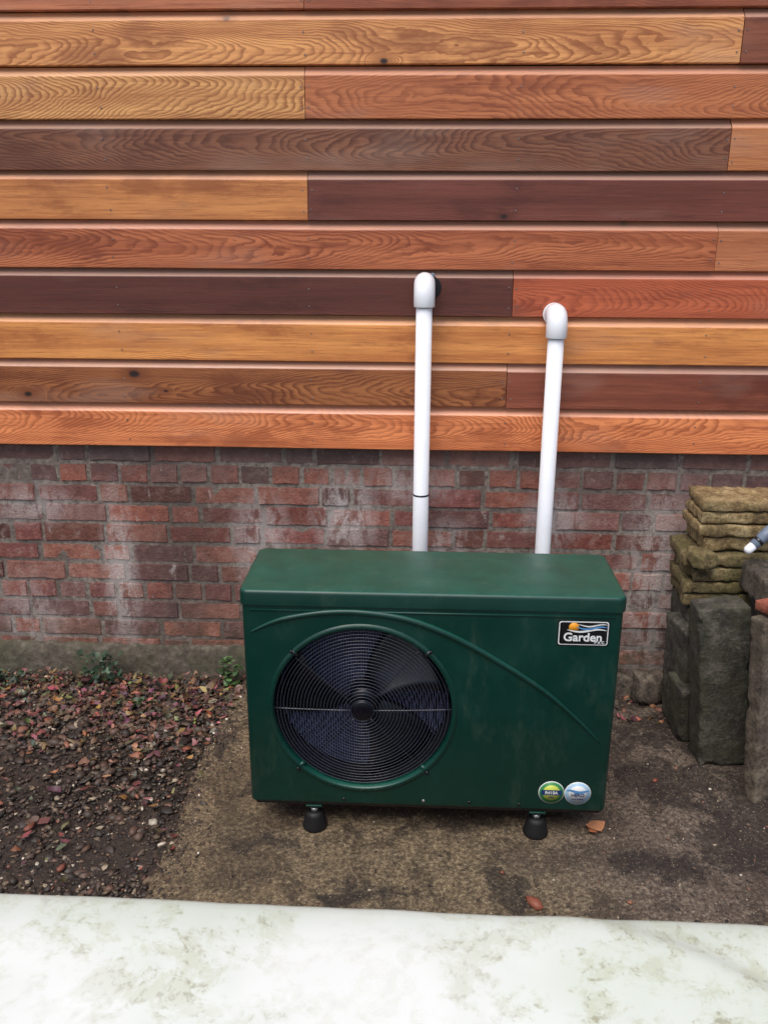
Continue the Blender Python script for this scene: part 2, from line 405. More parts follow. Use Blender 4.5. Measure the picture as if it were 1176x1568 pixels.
box('batten_backing',W0,W1,-.008,.0,Z0+.012,Z0+NR*PITCH,simple('dark_membrane',(20,18,18),.9),clad)

# ================================================================ BRICK WALL
wall=empty('brick_wall')
bm=bmesh.new(); lc=bm.verts.layers.float_color.new('bcol')
bp=[(150,88,74),(154,90,72),(136,80,72),(162,98,80),(128,80,72),(122,84,78),(142,94,84),(134,74,62),(164,106,88),(118,78,72)]
CH=.0727; z=-.02; row=0
while z<Z0-.005:
    zt=min(z+CH-.011,Z0+.02)
    x=-4.0+random.uniform(-.22,0); k=random.randint(0,3)
    while x<4.0:
        L=.106 if (k%4==3) else .222
        if row%6==4: L=.106
        L+=random.uniform(-.004,.004)
        a,b_=x,x+L-.011; x+=L; k+=1
        cc=random.choice(bp); q0=random.uniform(0,.30); gm=sum(cc)/3; cc=tuple(v*(1-q0)+gm*q0 for v in cc)
        if random.random()<.10: cc=tuple(int(q*.74) for q in cc)
        j=random.uniform(.92,1.08); cl=lin([min(255,q*j) for q in cc])
        dy=random.uniform(-.0025,.0035)
        b2=bmesh.new(); lc2=b2.verts.layers.float_color.new('bcol')
        add_box(b2,a,b_,-.0+dy,.05,z+random.uniform(-.0015,.0015),zt+random.uniform(-.002,.002))
        bmesh.ops.subdivide_edges(b2,edges=[e for e in b2.edges if e.calc_length()>.08 and abs(e.verts[0].co.x-e.verts[1].co.x)>.05],cuts=5,use_grid_fill=True)
        fr=[e for e in b2.edges if all(v.co.y<.01 for v in e.verts) and len(e.link_faces)==2 and e.calc_face_angle(0)>.5]
        bmesh.ops.bevel(b2,geom=fr,offset=random.uniform(.002,.005),segments=2,affect='EDGES')
        for v in b2.verts:
            if v.co.y<.02:
                q=v.co*30; v.co+=Vector((mn.noise(q)*.003,mn.noise(q+Vector((5,0,0)))*.0025,mn.noise(q+Vector((0,5,0)))*.0045))
            v[lc2]=cl
        me=D.meshes.new('t'); b2.to_mesh(me); b2.free(); bm.from_mesh(me); D.meshes.remove(me)
    z+=CH; row+=1
bm_obj('bricks',bm,BRICK,wall)
box('mortar_bed',-4,4,.0035,.10,-.1,Z0+.02,MORTAR,wall)
bm=bmesh.new()
xs=np.linspace(-4,-.40,260); prev=None
for x in xs:
    h=.092+.012*mn.noise(Vector((x*5,0,0)))+.010*mn.noise(Vector((x*22,3,0))); y=-.022+.010*mn.noise(Vector((x*4,7,0)))+.006*mn.noise(Vector((x*19,1,0)))
    ln=[bm.verts.new(p) for p in ((x,y-.02,-.06),(x,y-.010+.006*mn.noise(Vector((x*25,9,0))),h*.5),(x,y,h-.015),(x,y+.008,h-.004),(x,.006,h+.004))]
    if prev:
        for j in range(4): bm.faces.new((prev[j],ln[j],ln[j+1],prev[j+1]))
    prev=ln
bm.faces.new(prev)
bm_obj('concrete_footing',bm,FOOT,wall,True)

# ================================================================ GROUND
bm=bmesh.new()
xs=sorted(set([-80,-40,-20,-10,-6]+[round(-4+.05*i,3) for i in range(161)]+[6,10,20,40,80]))
ys=sorted(set([-80,-40,-20,-10,-6]+[round(-4+.05*i,3) for i in range(81)]+[.3,1,4,12,40,80]))
G=[[bm.verts.new((x,y,-.028+(.010*mn.noise(Vector((x*2.5,y*2.5,0)))+.006*mn.noise(Vector((x*9,y*9,4))) if abs(x)<4 and -4<y<0 else 0))) for x in xs] for y in ys]
for j in range(len(ys)-1):
    for i in range(len(xs)-1): bm.faces.new((G[j][i],G[j][i+1],G[j+1][i+1],G[j+1][i]))
bm_obj('ground',bm,SOIL,None,True)
def sz(x,y): return .0+.003*mn.noise(Vector((x*3,y*3,1)))+.0012*mn.noise(Vector((x*17,y*17,1)))
bm=bmesh.new(); G=[]; nx,ny=190,120; x0,x1,y0,y1=-.655,3.6,-2.7,-.06
for j in range(ny+1):
    G.append([bm.verts.new((x0+(x1-x0)*i/nx,y0+(y1-y0)*j/ny,sz(x0+(x1-x0)*i/nx,y0+(y1-y0)*j/ny))) for i in range(nx+1)])
for j in range(ny):
    for i in range(nx): bm.faces.new((G[j][i],G[j][i+1],G[j+1][i+1],G[j+1][i]))
for j,rw in enumerate(G):
    e=rw[0]; dx=.014*mn.noise(Vector((e.co.y*4,0,0)))+.010*mn.noise(Vector((e.co.y*20,0,2)))
    e.co.x+=dx; rw[1].co.x+=dx*.6
    rw[0].co.z-=.010
bl=[bm.verts.new((rw[0].co.x-.006,rw[0].co.y,-.06)) for rw in G]
for j in range(len(G)-1): bm.faces.new((G[j][0],G[j+1][0],bl[j+1],bl[j]))
rb=[bm.verts.new((v.co.x,v.co.y+.01,-.06)) for v in G[-1]]
for i in range(len(rb)-1): bm.faces.new((G[-1][i+1],G[-1][i],rb[i],rb[i+1]))
bmesh.ops.recalc_face_normals(bm,faces=bm.faces)
bm_obj('concrete_slab',bm,SLAB,None,True)

# ---- gravel: one mesh
t_=(1+5**.5)/2
ico=np.array([(-1,t_,0),(1,t_,0),(-1,-t_,0),(1,-t_,0),(0,-1,t_),(0,1,t_),(0,-1,-t_),(0,1,-t_),(t_,0,-1),(t_,0,1),(-t_,0,-1),(-t_,0,1)])/1.9
icf=np.array([(0,11,5),(0,5,1),(0,1,7),(0,7,10),(0,10,11),(1,5,9),(5,11,4),(11,10,2),(10,7,6),(7,1,8),(3,9,4),(3,4,2),(3,2,6),(3,6,8),(3,8,9),(4,9,5),(2,4,11),(6,2,10),(8,6,7),(9,8,1)])
def stones(name,pos,size,cols,flat,mat):
    n=len(pos); V=np.repeat(ico[None],n,0)*(1+rng.uniform(-.38,.38,(n,12,3)))
    sc=size[:,None]*np.stack([rng.uniform(.7,1.6,n),rng.uniform(.55,1.1,n),flat*rng.uniform(.6,1.1,n)],1)
    V=V*sc[:,None,:]
    tx=rng.uniform(-.5,.5,n); c_,s_=np.cos(tx)[:,None],np.sin(tx)[:,None]
    y,z=V[...,1].copy(),V[...,2].copy(); V[...,1]=y*c_-z*s_; V[...,2]=y*s_+z*c_
    a=rng.uniform(0,6.28,n); c_,s_=np.cos(a)[:,None],np.sin(a)[:,None]
    x,y=V[...,0].copy(),V[...,1].copy(); V[...,0]=x*c_-y*s_; V[...,1]=x*s_+y*c_
    V+=pos[:,None,:]
    F=(icf[None]+(np.arange(n)*12)[:,None,None]).reshape(-1,3)
    me=D.meshes.new(name); me.vertices.add(n*12); me.vertices.foreach_set('co',V.reshape(-1))
    me.loops.add(len(F)*3); me.loops.foreach_set('vertex_index',F.reshape(-1).astype(np.int32))
    me.polygons.add(len(F)); me.polygons.foreach_set('loop_start',np.arange(0,len(F)*3,3,dtype=np.int32))
    me.update(calc_edges=True)
    at=me.attributes.new('bcol','FLOAT_COLOR','POINT'); at.data.foreach_set('color',np.repeat(cols,12,0).reshape(-1))
    return obj(name,me,mat)
gp=np.array([lin(c) for c in [(76,63,55),(94,77,66),(112,86,72),(134,94,78),(64,54,48),(50,44,40),(114,100,84),(170,155,132),(92,77,68),(128,108,88),(72,66,61),(218,207,188)]])
gw=np.array([14,12,8,4,17,17,9,5,12,7,11,3.]); gw/=gw.sum()
n=24000
px=rng.uniform(-1.75,-.66,n); py=rng.uniform(-1.75,-.05,n)
dens=np.array([.5+.9*mn.noise(Vector((x*2.2,y*2.2,3))) for x,y in zip(px,py)])
keep=rng.uniform(0,1,n)<np.clip(dens+.12+.45*(py>-.45),.12,1)
px,py=px[keep],py[keep]; n=len(px)
size=np.clip(rng.lognormal(math.log(.0040),.62,n),.0018,.019)
size*=np.where(py>-.5,1.35,1.)
ci=rng.choice(len(gp),n,p=gw)
near=(py>-.50)&(rng.uniform(0,1,n)<.35); ci[near]=rng.choice([1,2,3,8,9],near.sum())
cols=gp[ci]*rng.uniform(.6,1.25,(n,1)); cols[:,3]=1
zb_=-.026+.012*np.clip(py+.6,0,.6)/.6
pos=np.stack([px,py,zb_+rng.uniform(-.003,.006,n)],1)
flat=np.where(rng.uniform(0,1,n)<.4,.28,.7)
n2=8000; qx=rng.uniform(-4,-1.75,n2); qy=rng.uniform(-2.6,-.05,n2)
n3=7000; sx=np.concatenate([rng.uniform(-.65,1.8,n3//2),rng.uniform(.45,1.6,n3-n3//2)]); sy=rng.uniform(-1.7,-.07,n3)
e=1300; ex=-.655+np.abs(rng.normal(0,.05,e)); ey=rng.uniform(-1.75,-.07,e)
w_=2200; wx=rng.uniform(-.65,1.8,w_); wy=-.06-np.abs(rng.normal(0,.07,w_))
x2=np.concatenate([qx,sx,ex,wx]); y2=np.concatenate([qy,sy,ey,wy]); n4=len(x2)
z2=np.concatenate([np.full(n2,-.022),np.full(n3+e+w_,.001)])
s2=np.concatenate([np.full(n2,.008)*rng.uniform(.5,1.5,n2),np.clip(rng.lognormal(math.log(.0017),.55,n3),.0008,.008),np.clip(rng.lognormal(math.log(.0028),.5,e),.001,.010),np.clip(rng.lognormal(math.log(.0038),.65,w_),.001,.018)])
c2=gp[rng.choice(len(gp),n4,p=gw)]*rng.uniform(.6,1.4,(n4,1)); c2[:,3]=1
pos=np.concatenate([pos,np.stack([x2,y2,z2],1)]); size=np.concatenate([size,s2]); cols=np.concatenate([cols,c2]); flat=np.concatenate([flat,np.full(n4,.6)])
bf=[(-1.22,-.36,.026),(-1.30,-.62,.020),(-.86,-.55,.02),(-.98,-.28,.018),(-1.05,-.9,.017),(-.75,-.33,.016),(-.80,-.75,.012),(-1.1,-.5,.014),(-1.4,-.45,.02),(-.9,-1.05,.012),(-1.18,-.80,.013),(-.72,-.50,.018),(.29,-1.135,.020),(.52,-1.12,.007),(.22,-1.03,.006),(.70,-.62,.008),(.95,-.5,.01),(.60,-.22,.016),(.72,-.14,.012),(.66,-.17,.018),(.56,-.12,.014)]
fb=np.array([lin(c) for c in [(150,88,68),(136,82,66),(160,106,84)]])
pos=np.concatenate([pos,np.array([(x,y,-.012 if x<-.65 else .004) for x,y,s_ in bf])]); size=np.concatenate([size,np.array([s_ for *_,s_ in bf])])
cols=np.concatenate([cols,fb[rng.choice(3,len(bf))]]); flat=np.concatenate([flat,np.full(len(bf),.45)])
stones('gravel',pos,size,cols,flat,GRAV)

# ---- fallen leaves: one mesh of curled, torn leaf shapes
def leaf_verts(L,Wd,curl,ragged=0):
    pts=[]; nL=5
    for i in range(nL+1):
        t=i/nL; w_=Wd*math.sin(math.pi*min(1,t*.92+.04))**.8*(1-.25*t)
        wl,wr=w_*(1+ragged*random.uniform(-.7,.5)),w_*(1+ragged*random.uniform(-.7,.5))
        z=curl*L*(t-.5)**2*4; zz=curl*.8*w_
        jx=ragged*random.uniform(-.06,.06)*L
        pts.append(((t-.5)*L+jx,-wl,z+zz)); pts.append(((t-.5)*L,0,z)); pts.append(((t-.5)*L-jx,wr,z+zz))
    fs=[]
    for i in range(nL):
        a=i*3; fs+= [(a,a+1,a+4,a+3),(a+1,a+2,a+5,a+4)]
    return pts,fs
def leaves(name,items,mat,ragged=0):
    bm=bmesh.new(); lc=bm.verts.layers.float_color.new('bcol')
    for (M,L,Wd,curl,cc) in items:
        pts,fs=leaf_verts(L,Wd,curl,ragged); vs=[]
        for p in pts:
            v=bm.verts.new(M@Vector(p)); v[lc]=cc; vs.append(v)
        for f in fs: bm.faces.new([vs[i] for i in f])
    return bm_obj(name,bm,mat,None,True)
it=[]
lp_=[(112,84,70),(94,72,60),(134,100,80),(82,64,54),(172,136,108),(118,84,70),(152,106,86),(102,78,64)]
for k in range(1900):
    x=random.uniform(-1.7,-.62); y=-.06-abs(random.gauss(0,.24))
    if random.random()<.15: y=random.uniform(-1.5,-.1)
    if y<-1.7: continue
    if random.random()<.12: x=random.uniform(.5,1.1); y=random.uniform(-.3,-.07)
    zz_=-.006+.016*max(0,y+.6)/.6 if x<-.65 else .006
    M=Matrix.Translation((x,y,zz_))@Matrix.Rotation(random.uniform(0,6.28),4,'Z')@Matrix.Rotation(random.uniform(-.7,.7),4,'X')@Matrix.Rotation(random.uniform(-.4,.4),4,'Y')
    L=random.uniform(.010,.038); it.append((M,L,L*random.uniform(.14,.42),random.uniform(-.35,.4),lin([min(255,q*random.uniform(.7,1.15)) for q in random.choice(lp_)])))
it.append((Matrix.Translation((.485,-.85,.012))@Matrix.Rotation(.3,4,'Z'),.055,.022,.15,lin((206,144,104))))
it.append((Matrix.Translation((.472,-.865,.010))@Matrix.Rotation(2.,4,'Z'),.04,.014,.2,lin((180,114,80))))
leaves('fallen_leaves',it,GRAV,.8)

# ---- weeds along the wall
def weed(name,x,y,n,spread,h,cc):
    it=[]; e=empty(name); bm=bmesh.new()
    for k in range(n):
        a=random.uniform(0,6.28); rr=random.uniform(0,1)**.6*spread; hz=random.uniform(.1,1)*h
        px,py_,pz=x+rr*math.cos(a),y-abs(rr*math.sin(a))*.7,hz-.005
        M=Matrix.Translation((px,py_,pz))@Matrix.Rotation(random.uniform(0,6.28),4,'Z')@Matrix.Rotation(random.uniform(-.8,.8),4,'X')@Matrix.Rotation(random.uniform(-.7,.3),4,'Y')
        L=random.uniform(.014,.036); j=random.uniform(.6,1.3)
        it.append((M,L,L*.38,random.uniform(-.2,.3),lin([q*j for q in cc])))
        if k%3==0:
            p0=Vector((x+random.uniform(-.02,.02),y,-.02)); p1=Vector((px,py_,pz)); sd=Vector((.0009,0,0))
            v=[bm.verts.new(p) for p in (p0-sd,p0+sd,p1+sd,p1-sd)]; bm.faces.new(v)
    l=leaves('leaves',it,LEAF,.2); l.parent=e
    bm_obj('stems',bm,BROWNS,e)
weed('weed_plant',-1.12,-.10,85,.08,.115,(66,90,66))
weed('weed_plant',-1.45,-.12,60,.10,.05,(68,84,62))
weed('weed_plant',-.66,-.11,50,.04,.11,(78,106,62))
weed('weed_plant',-.97,-.24,16,.06,.014,(66,86,54))

# ================================================================ HEAT PUMP
hp=empty('pool_heat_pump')
X0,X1,YF,YB,ZB,ZT=-.438,.496,-.895,-.605,.09,.662
FX,FZ,FR=-.140,.375,.232
bm=bmesh.new(); add_box(bm,X0,X1,YF,YB,ZB,ZT)
ed=[e for e in bm.edges if abs(e.verts[0].co.z-e.verts[1].co.z)>.1]
bmesh.ops.bevel(bm,geom=ed,offset=.016,segments=5,profile=.5,affect='EDGES')
ed=[e for e in bm.edges if all(abs(v.co.z-ZB)<1e-4 for v in e.verts)]
bmesh.ops.bevel(bm,geom=ed,offset=.010,segments=4,profile=.5,affect='EDGES')
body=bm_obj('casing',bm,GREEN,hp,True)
cut=lathe('opening_cutter',[(FR,YF-.05),(FR,YF+.13)],(FX,0,FZ),'y',GREEN,None,96)
md=body.modifiers.new('opening','BOOLEAN'); md.operation='DIFFERENCE'; md.object=cut; md.solver='EXACT'
dg=bpy.context.evaluated_depsgraph_get(); me=D.meshes.new_from_object(body.evaluated_get(dg)); body.modifiers.clear(); body.data=me
D.objects.remove(cut)
for p in body.data.polygons: p.use_smooth=True
try: body.data.set_sharp_from_angle(angle=math.radians(35))
except Exception: pass
bm=bmesh.new(); add_box(bm,X0-.005,X1+.005,YF-.006,YB+.004,ZT+.0025,.704)
ed=[e for e in bm.edges if abs(e.verts[0].co.z-e.verts[1].co.z)>.01]
bmesh.ops.bevel(bm,geom=ed,offset=.022,segments=6,profile=.5,affect='EDGES')
ed=[e for e in bm.edges if all(v.co.z>.703 for v in e.verts) and any(len(f.verts)<8 for f in e.link_faces)]
bmesh.ops.bevel(bm,geom=ed,offset=.010,segments=6,profile=.5,affect='EDGES')
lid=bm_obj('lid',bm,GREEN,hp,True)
try: lid.data.set_sharp_from_angle(angle=math.radians(50))
except Exception: pass
box('lid_seam_gap',X0+.004,X1-.004,YF+.006,YB-.004,ZT-.002,ZT+.004,BLACK,hp)
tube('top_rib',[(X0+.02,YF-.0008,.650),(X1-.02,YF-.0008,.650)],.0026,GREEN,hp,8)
sw=[(-.418,.588),(-.37,.613),(-.32,.630),(-.23,.646),(-.14,.648),(-.03,.632),(.08,.590),(.19,.528),(.31,.448),(.40,.368),(.465,.300)]
def catmull(P,n=10):
    out=[]
    for i in range(len(P)-1):
        p0=P[max(i-1,0)];p1=P[i];p2=P[i+1];p3=P[min(i+2,len(P)-1)]
        for k in range(n):
            t=k/n; out.append(tuple(.5*((2*p1[j])+(-p0[j]+p2[j])*t+(2*p0[j]-5*p1[j]+4*p2[j]-p3[j])*t*t+(-p0[j]+3*p1[j]-3*p2[j]+p3[j])*t**3) for j in range(len(p1))))
    out.append(P[-1]); return out
cp=catmull(sw,8); nn=len(cp)
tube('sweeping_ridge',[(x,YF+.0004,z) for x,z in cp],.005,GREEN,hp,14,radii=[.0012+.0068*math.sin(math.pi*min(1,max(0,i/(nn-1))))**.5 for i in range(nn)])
def disc_ring(name,r0,r1,y,mat,seg=96):
    bm=bmesh.new(); A=[];B=[]
    for k in range(seg):
        a=2*math.pi*k/seg
        A.append(bm.verts.new((FX+r0*math.cos(a),y,FZ+r0*math.sin(a)))); B.append(bm.verts.new((FX+r1*math.cos(a),y,FZ+r1*math.sin(a))))
    for k in range(seg): bm.faces.new((A[k],A[(k+1)%seg],B[(k+1)%seg],B[k]))
    return bm_obj(name,bm,mat,hp)
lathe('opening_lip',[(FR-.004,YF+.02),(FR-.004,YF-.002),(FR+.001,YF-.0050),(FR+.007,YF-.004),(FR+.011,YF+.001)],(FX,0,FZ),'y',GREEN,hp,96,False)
lathe('cavity_liner',[(FR-.002,YF+.012),(FR-.004,YF+.125)],(FX,0,FZ),'y',DARK,hp,96,False)
disc_ring('condenser_coil',.001,FR-.003,YF+.122,DARK)
bm=bmesh.new()
for k in range(70):
    x=FX-FR+.006+k*(2*FR-.012)/69; hh=math.sqrt(max(0,(FR-.006)**2-(x-FX)**2))
    if hh>.01: add_box(bm,x-.0014,x+.0014,YF+.102,YF+.1215,FZ-hh,FZ+hh)
bm_obj('condenser_fins',bm,FIN,hp)
bm=bmesh.new()
for a0 in (math.radians(182),math.radians(56),math.radians(-46)):
    rows_=[]
    for i in range(9):
        rr=.035+(.216-.035)*i/8; half=math.radians(31-2*(i/8)) ; sweep=math.radians(16)*(i/8)**1.5
        rw=[]
        for j in range(9):
            t=j/8-.5; a=a0+t*2*half-sweep
            rw.append(bm.verts.new((FX+rr*math.cos(a),YF+.062+.060*t+.008*math.cos(t*3),FZ+rr*math.sin(a))))
        rows_.append(rw)
    for i in range(8):
        for j in range(8): bm.faces.new((rows_[i][j],rows_[i][j+1],rows_[i+1][j+1],rows_[i+1][j]))
fan=bm_obj('fan_blades',bm,BLADE,hp,True); sm=fan.modifiers.new('t','SOLIDIFY'); sm.thickness=.003
lathe('fan_hub',[(.040,YF+.10),(.040,YF+.045),(.034,YF+.038),(.010,YF+.036)],(FX,0,FZ),'y',BLADE,hp,32)
bm=bmesh.new()
def ring_wire(bm,R,rw,y,seg=88,s2=6):
    V=[]
    for k in range(seg):
        a=2*math.pi*k/seg
        V.append([bm.verts.new((FX+(R+rw*math.cos(b_))*math.cos(a),y+rw*math.sin(b_),FZ+(R+rw*math.cos(b_))*math.sin(a))) for b_ in [2*math.pi*m_/s2 for m_ in range(s2)]])
    for k in range(seg):
        for m_ in range(s2): bm.faces.new((V[k][m_],V[(k+1)%seg][m_],V[(k+1)%seg][(m_+1)%s2],V[k][(m_+1)%s2]))
R=.030
while R<FR-.006:
    dome=-.010*(1-(R/FR)**2); ring_wire(bm,R,.00095,YF+.008+dome); R+=.0086
bm_obj('guard_rings',bm,GUARD,hp,True)
lathe('guard_centre',[(.028,YF+.004),(.028,YF-.003),(.025,YF-.005),(.004,YF-.005)],(FX,0,FZ),'y',BLADE,hp,40)
for k,a in enumerate((1,181,50,140,228,312)):
    a=math.radians(a)
    pts=[(FX+r_*math.cos(a),YF+.006-.010*(1-(r_/FR)**2)+(.0040),FZ+r_*math.sin(a)) for r_ in np.linspace(.026,FR-.002,9)]
    tube('guard_spoke_%d'%(k+1),pts,.0018 if k<2 else .0014,GUARD if k<2 else BLACK,hp,8)
for k,(x,z_) in enumerate(((-.325,.548),(.035,.552),(-.315,.195),(.030,.198))):
    a=math.atan2(z_-FZ,x-FX); tx,tz=FX+math.cos(a)*(FR+.010),FZ+math.sin(a)*(FR+.010)
    p0=(FX+math.cos(a)*(FR-.012),YF+.001,FZ+math.sin(a)*(FR-.012)); p1=(tx,YF-.001,tz)
    tube('guard_tab_%d'%(k+1),[p0,p1],.0055,GREEN if z_<.3 else BLACK,hp,12)
    lathe('guard_screw_%d'%(k+1),[(.0045,YF-.004),(.0045,YF-.008),(.003,YF-.0095)],(tx,0,tz),'y',BLACK,hp,14)
box('base_pan',X0+.012,X1-.012,YF+.012,YB-.012,.078,.091,BLACK,hp,.003)
for k,x in enumerate((-.19,.02,.14,.27)):
    lathe('base_screw_%d'%(k+1),[(.0042,YF+.002),(.0042,YF-.0022),(.002,YF-.003)],(x,0,.108+.002*math.sin(k)),'y',STEEL if k==1 else BLACK,hp,12)
for k,(x,y) in enumerate(((-.272,-.868),(.322,-.868),(-.272,-.63),(.322,-.63))):
    lathe('rubber_foot_%d'%(k+1),[(.033,.001),(.034,.006),(.031,.014),(.026,.040),(.022,.050),(.014,.052)],(x,y,0),'z',RUB,hp,32)
    lathe('foot_bolt_%d'%(k+1),[(.011,.050),(.011,.060),(.0055,.061),(.0055,.092)],(x,y,0),'z',STEEL,hp,6)
    box('foot_bracket_%d'%(k+1),x-.022,x+.022,y-.018,y+.02,.071,.0775,GREEN,hp,.002)
def rrect(name,x0,x1,z0,z1,r_,y,mat,th=.0008):
    bm=bmesh.new(); pts=[]
    for (cx,cz,a0) in ((x1-r_,z1-r_,0),(x0+r_,z1-r_,90),(x0+r_,z0+r_,180),(x1-r_,z0+r_,270)):
        for k in range(7):
            a=math.radians(a0+15*k); pts.append((cx+r_*math.cos(a),cz+r_*math.sin(a)))
    F=[bm.verts.new((x,y-th,z)) for x,z in pts]; B=[bm.verts.new((x,y,z)) for x,z in pts]; n=len(pts)
    bm.faces.new(F)
    for k in range(n): bm.faces.new((F[k],B[k],B[(k+1)%n],F[(k+1)%n]))
    bmesh.ops.recalc_face_normals(bm,faces=bm.faces)
    return bm_obj(name,bm,mat,hp)
def disc(name,x,z,r_,y,mat,th=.0008): return lathe(name,[(r_,y),(r_,y-th),(r_*.01,y-th)],(x,0,z),'y',mat,hp,40)
def text(name,body_,x,z,size,y,mat,bold=.0,sx=1):
    cu=D.curves.new(name,'FONT'); cu.body=body_; cu.size=size; cu.extrude=.0003; cu.align_x='CENTER'; cu.align_y='CENTER'; cu.offset=bold
    cu.materials.append(mat); o_=D.objects.new(name,cu); COL.objects.link(o_); o_.parent=hp
    o_.location=(x,y,z); o_.rotation_euler=(math.pi/2,0,0); o_.scale=(sx,1,1); return o_
lx0,lx1,lz0,lz1=.338,.464,.572,.641; y=YF
rrect('brand_label_edge',lx0,lx1,lz0,lz1,.007,y-.0002,LBLK)
rrect('brand_label_border',lx0+.003,lx1-.003,lz0+.003,lz1-.003,.006,y-.0012,WHITE,.0004)
rrect('brand_label_field',lx0+.0055,lx1-.0055,lz0+.0055,lz1-.0055,.005,y-.0018,LBLK,.0004)
disc('brand_label_sun',.377,.6225,.0125,y-.0024,ORG,.0004)
def wave(name,x0,x1,z,amp,th,y,mat,ph=0):
    bm=bmesh.new(); pr=None
    for k in range(25):
        t=k/24; x=x0+(x1-x0)*t; zz_=z+amp*math.sin(t*6.6+ph); w_=th*math.sin(math.pi*t)**.6+.0002
        v=(bm.verts.new((x,y,zz_-w_)),bm.verts.new((x,y,zz_+w_)))
        if pr: bm.faces.new((pr[0],v[0],v[1],pr[1]))
        pr=v
    return bm_obj(name,bm,mat,hp)
wave('brand_label_wave_1',.360,.457,.6145,.0035,.0024,y-.0031,WHITE,2.6)
wave('brand_label_wave_2',.382,.459,.6215,.0035,.0022,y-.0031,BLU,2.4)
wave('brand_label_wave_3',.386,.458,.6285,.0030,.0016,y-.0031,WHITE,2.2)
text('brand_label_text','Garden',.400,.5955,.031,y-.0028,WHITE,.0007,1.0)
text('brand_label_subtext','P A C',.441,.5825,.010,y-.0028,WHITE,.0002)
sx_,sz_=.352,.148
disc('sticker_green_edge',sx_,sz_,.0335,y-.0002,WHITE); disc('sticker_green',sx_,sz_,.0315,y-.0012,LGRN,.0004); disc('sticker_green_inner',sx_,sz_,.0225,y-.0018,LYEL,.0004)
rrect('sticker_green_band',sx_-.027,sx_+.027,sz_-.007,sz_+.008,.003,y-.0024,NAVY,.0004)
text('sticker_green_text','R410A',sx_,sz_,.012,y-.0032,WHITE,.0003)
text('sticker_green_note','GAS',sx_,sz_-.014,.007,y-.0028,NAVY,.0001)
sx_=.420; sz_=.147
disc('sticker_blue_edge',sx_,sz_,.0345,y-.0002,WHITE); disc('sticker_blue',sx_,sz_,.0325,y-.0012,LBLU,.0004); disc('sticker_blue_inner',sx_,sz_,.0235,y-.0018,WHITE,.0004)
wave('sticker_blue_wave',sx_-.03,sx_+.03,sz_+.007,.003,.004,y-.0026,BLU,1)
text('sticker_blue_text','HERO',sx_,sz_-.004,.013,y-.0032,NAVY,.0003)
text('sticker_blue_note','pool heating',sx_,sz_-.016,.006,y-.0028,NAVY,.0001)

# ================================================================ PIPES
def pipe(name,x,ztop,zend,clipz,dark):
    e=empty(name); yp=-.105; r_=.025; Re=.0325; Bd=.034
    zc_=ztop-Re
    pts=[(x,YB-.02,zend),(x,yp-.045,zend)]+[(x,yp-.04+.04*math.sin(math.radians(q)),zend+.04-.04*math.cos(math.radians(q))) for q in range(0,91,15)]+[(x,yp,zc_-.07)]
    tube('riser',pts,r_,PVC,e,32)
    el=[(x,yp,zc_-.068),(x,yp,zc_-.0675),(x,yp,zc_-.066),(x,yp,zc_-Bd)]
    for q in range(9,91,9):
        a=math.radians(q); el.append((x,yp+Bd*(1-math.cos(a)),zc_-Bd+Bd*math.sin(a)))
    el.append((x,-.037,zc_))
    tube('elbow',el,Re,PVC,e,36,radii=[.026,.0315]+[Re]*(len(el)-2))
    if clipz:
        lathe('pipe_seal',[(.0252,clipz-.003),(.0262,clipz-.0025),(.0262,clipz+.0025),(.0252,clipz+.003)],(x,yp,0),'z',BLACK,e,32)
        lathe('pipe_coupling',[(.0252,zend+.06),(.0258,zend+.061),(.0258,clipz-.004),(.0252,clipz-.003)],(x,yp,0),'z',PVC,e,32)
    if dark:
        lathe('wall_hole',[(.036,-.0365),(.036,-.0395),(.033,-.0397)],(x+.016,0,zc_-.014),'y',DARK,e,40)
        lathe('sealant',[(.008,-.0365),(.008,-.0380),(.005,-.0385)],(x+.024,0,zc_+.022),'y',GREYP,e,20)
    else:
        lathe('wall_flange',[(.035,-.0365),(.035,-.042),(.033,-.044)],(x-.001,0,zc_-.002),'y',PVC,e,40)
    return e
pipe('water_pipe',-.001,1.412,.30,.712,True)
pipe('water_pipe',.405,1.322,.42,None,False)

# ================================================================ STONE PILE (right)
def T(x,y,z,rz=0,rx=0,ry=0): return Matrix.Translation((x,y,z))@Matrix.Rotation(rz,4,'Z')@Matrix.Rotation(rx,4,'X')@Matrix.Rotation(ry,4,'Y')
st=empty('sandstone_block_stack')
bm=bmesh.new(); z=.605; sd=1
for k in range(4):
    h=(.046,.040,.040,.036)[k]; rough_block(bm,(.40,.17,h-.005),T(1.050+random.uniform(-.012,.012),-.215+random.uniform(-.01,.01),z+h/2,random.uniform(-.04,.04)),.0045,sd); z+=h; sd+=1
bm_obj('upper_courses',bm,OCHRE,st,True)
bm=bmesh.new(); z=.425
for k in range(4):
    h=(.046,.042,.046,.042)[k]; rough_block(bm,(.30+.02*(k%2),.19,h-.005),T(.970+random.uniform(-.012,.012),-.225+random.uniform(-.01,.01),z+h/2,random.uniform(-.05,.05)),.006,sd); z+=h; sd+=1
rough_block(bm,(.07,.08,.05),T(.845,-.315,.590,.3),.010,sd)
bm_obj('lower_courses',bm,OCHREM,st,True)
bm=bmesh.new()
rough_block(bm,(.32,.16,.425),T(.995,-.215,.212,.0,0,.0),.006,21)
rough_block(bm,(.06,.17,.37),T(.845,-.30,.185,.1,0,-.05),.006,23)
rough_block(bm,(.05,.12,.20),T(.835,-.36,.10,.1,.1,-.10),.006,29)
bm_obj('stone_plinth',bm,SLATE,None,True)
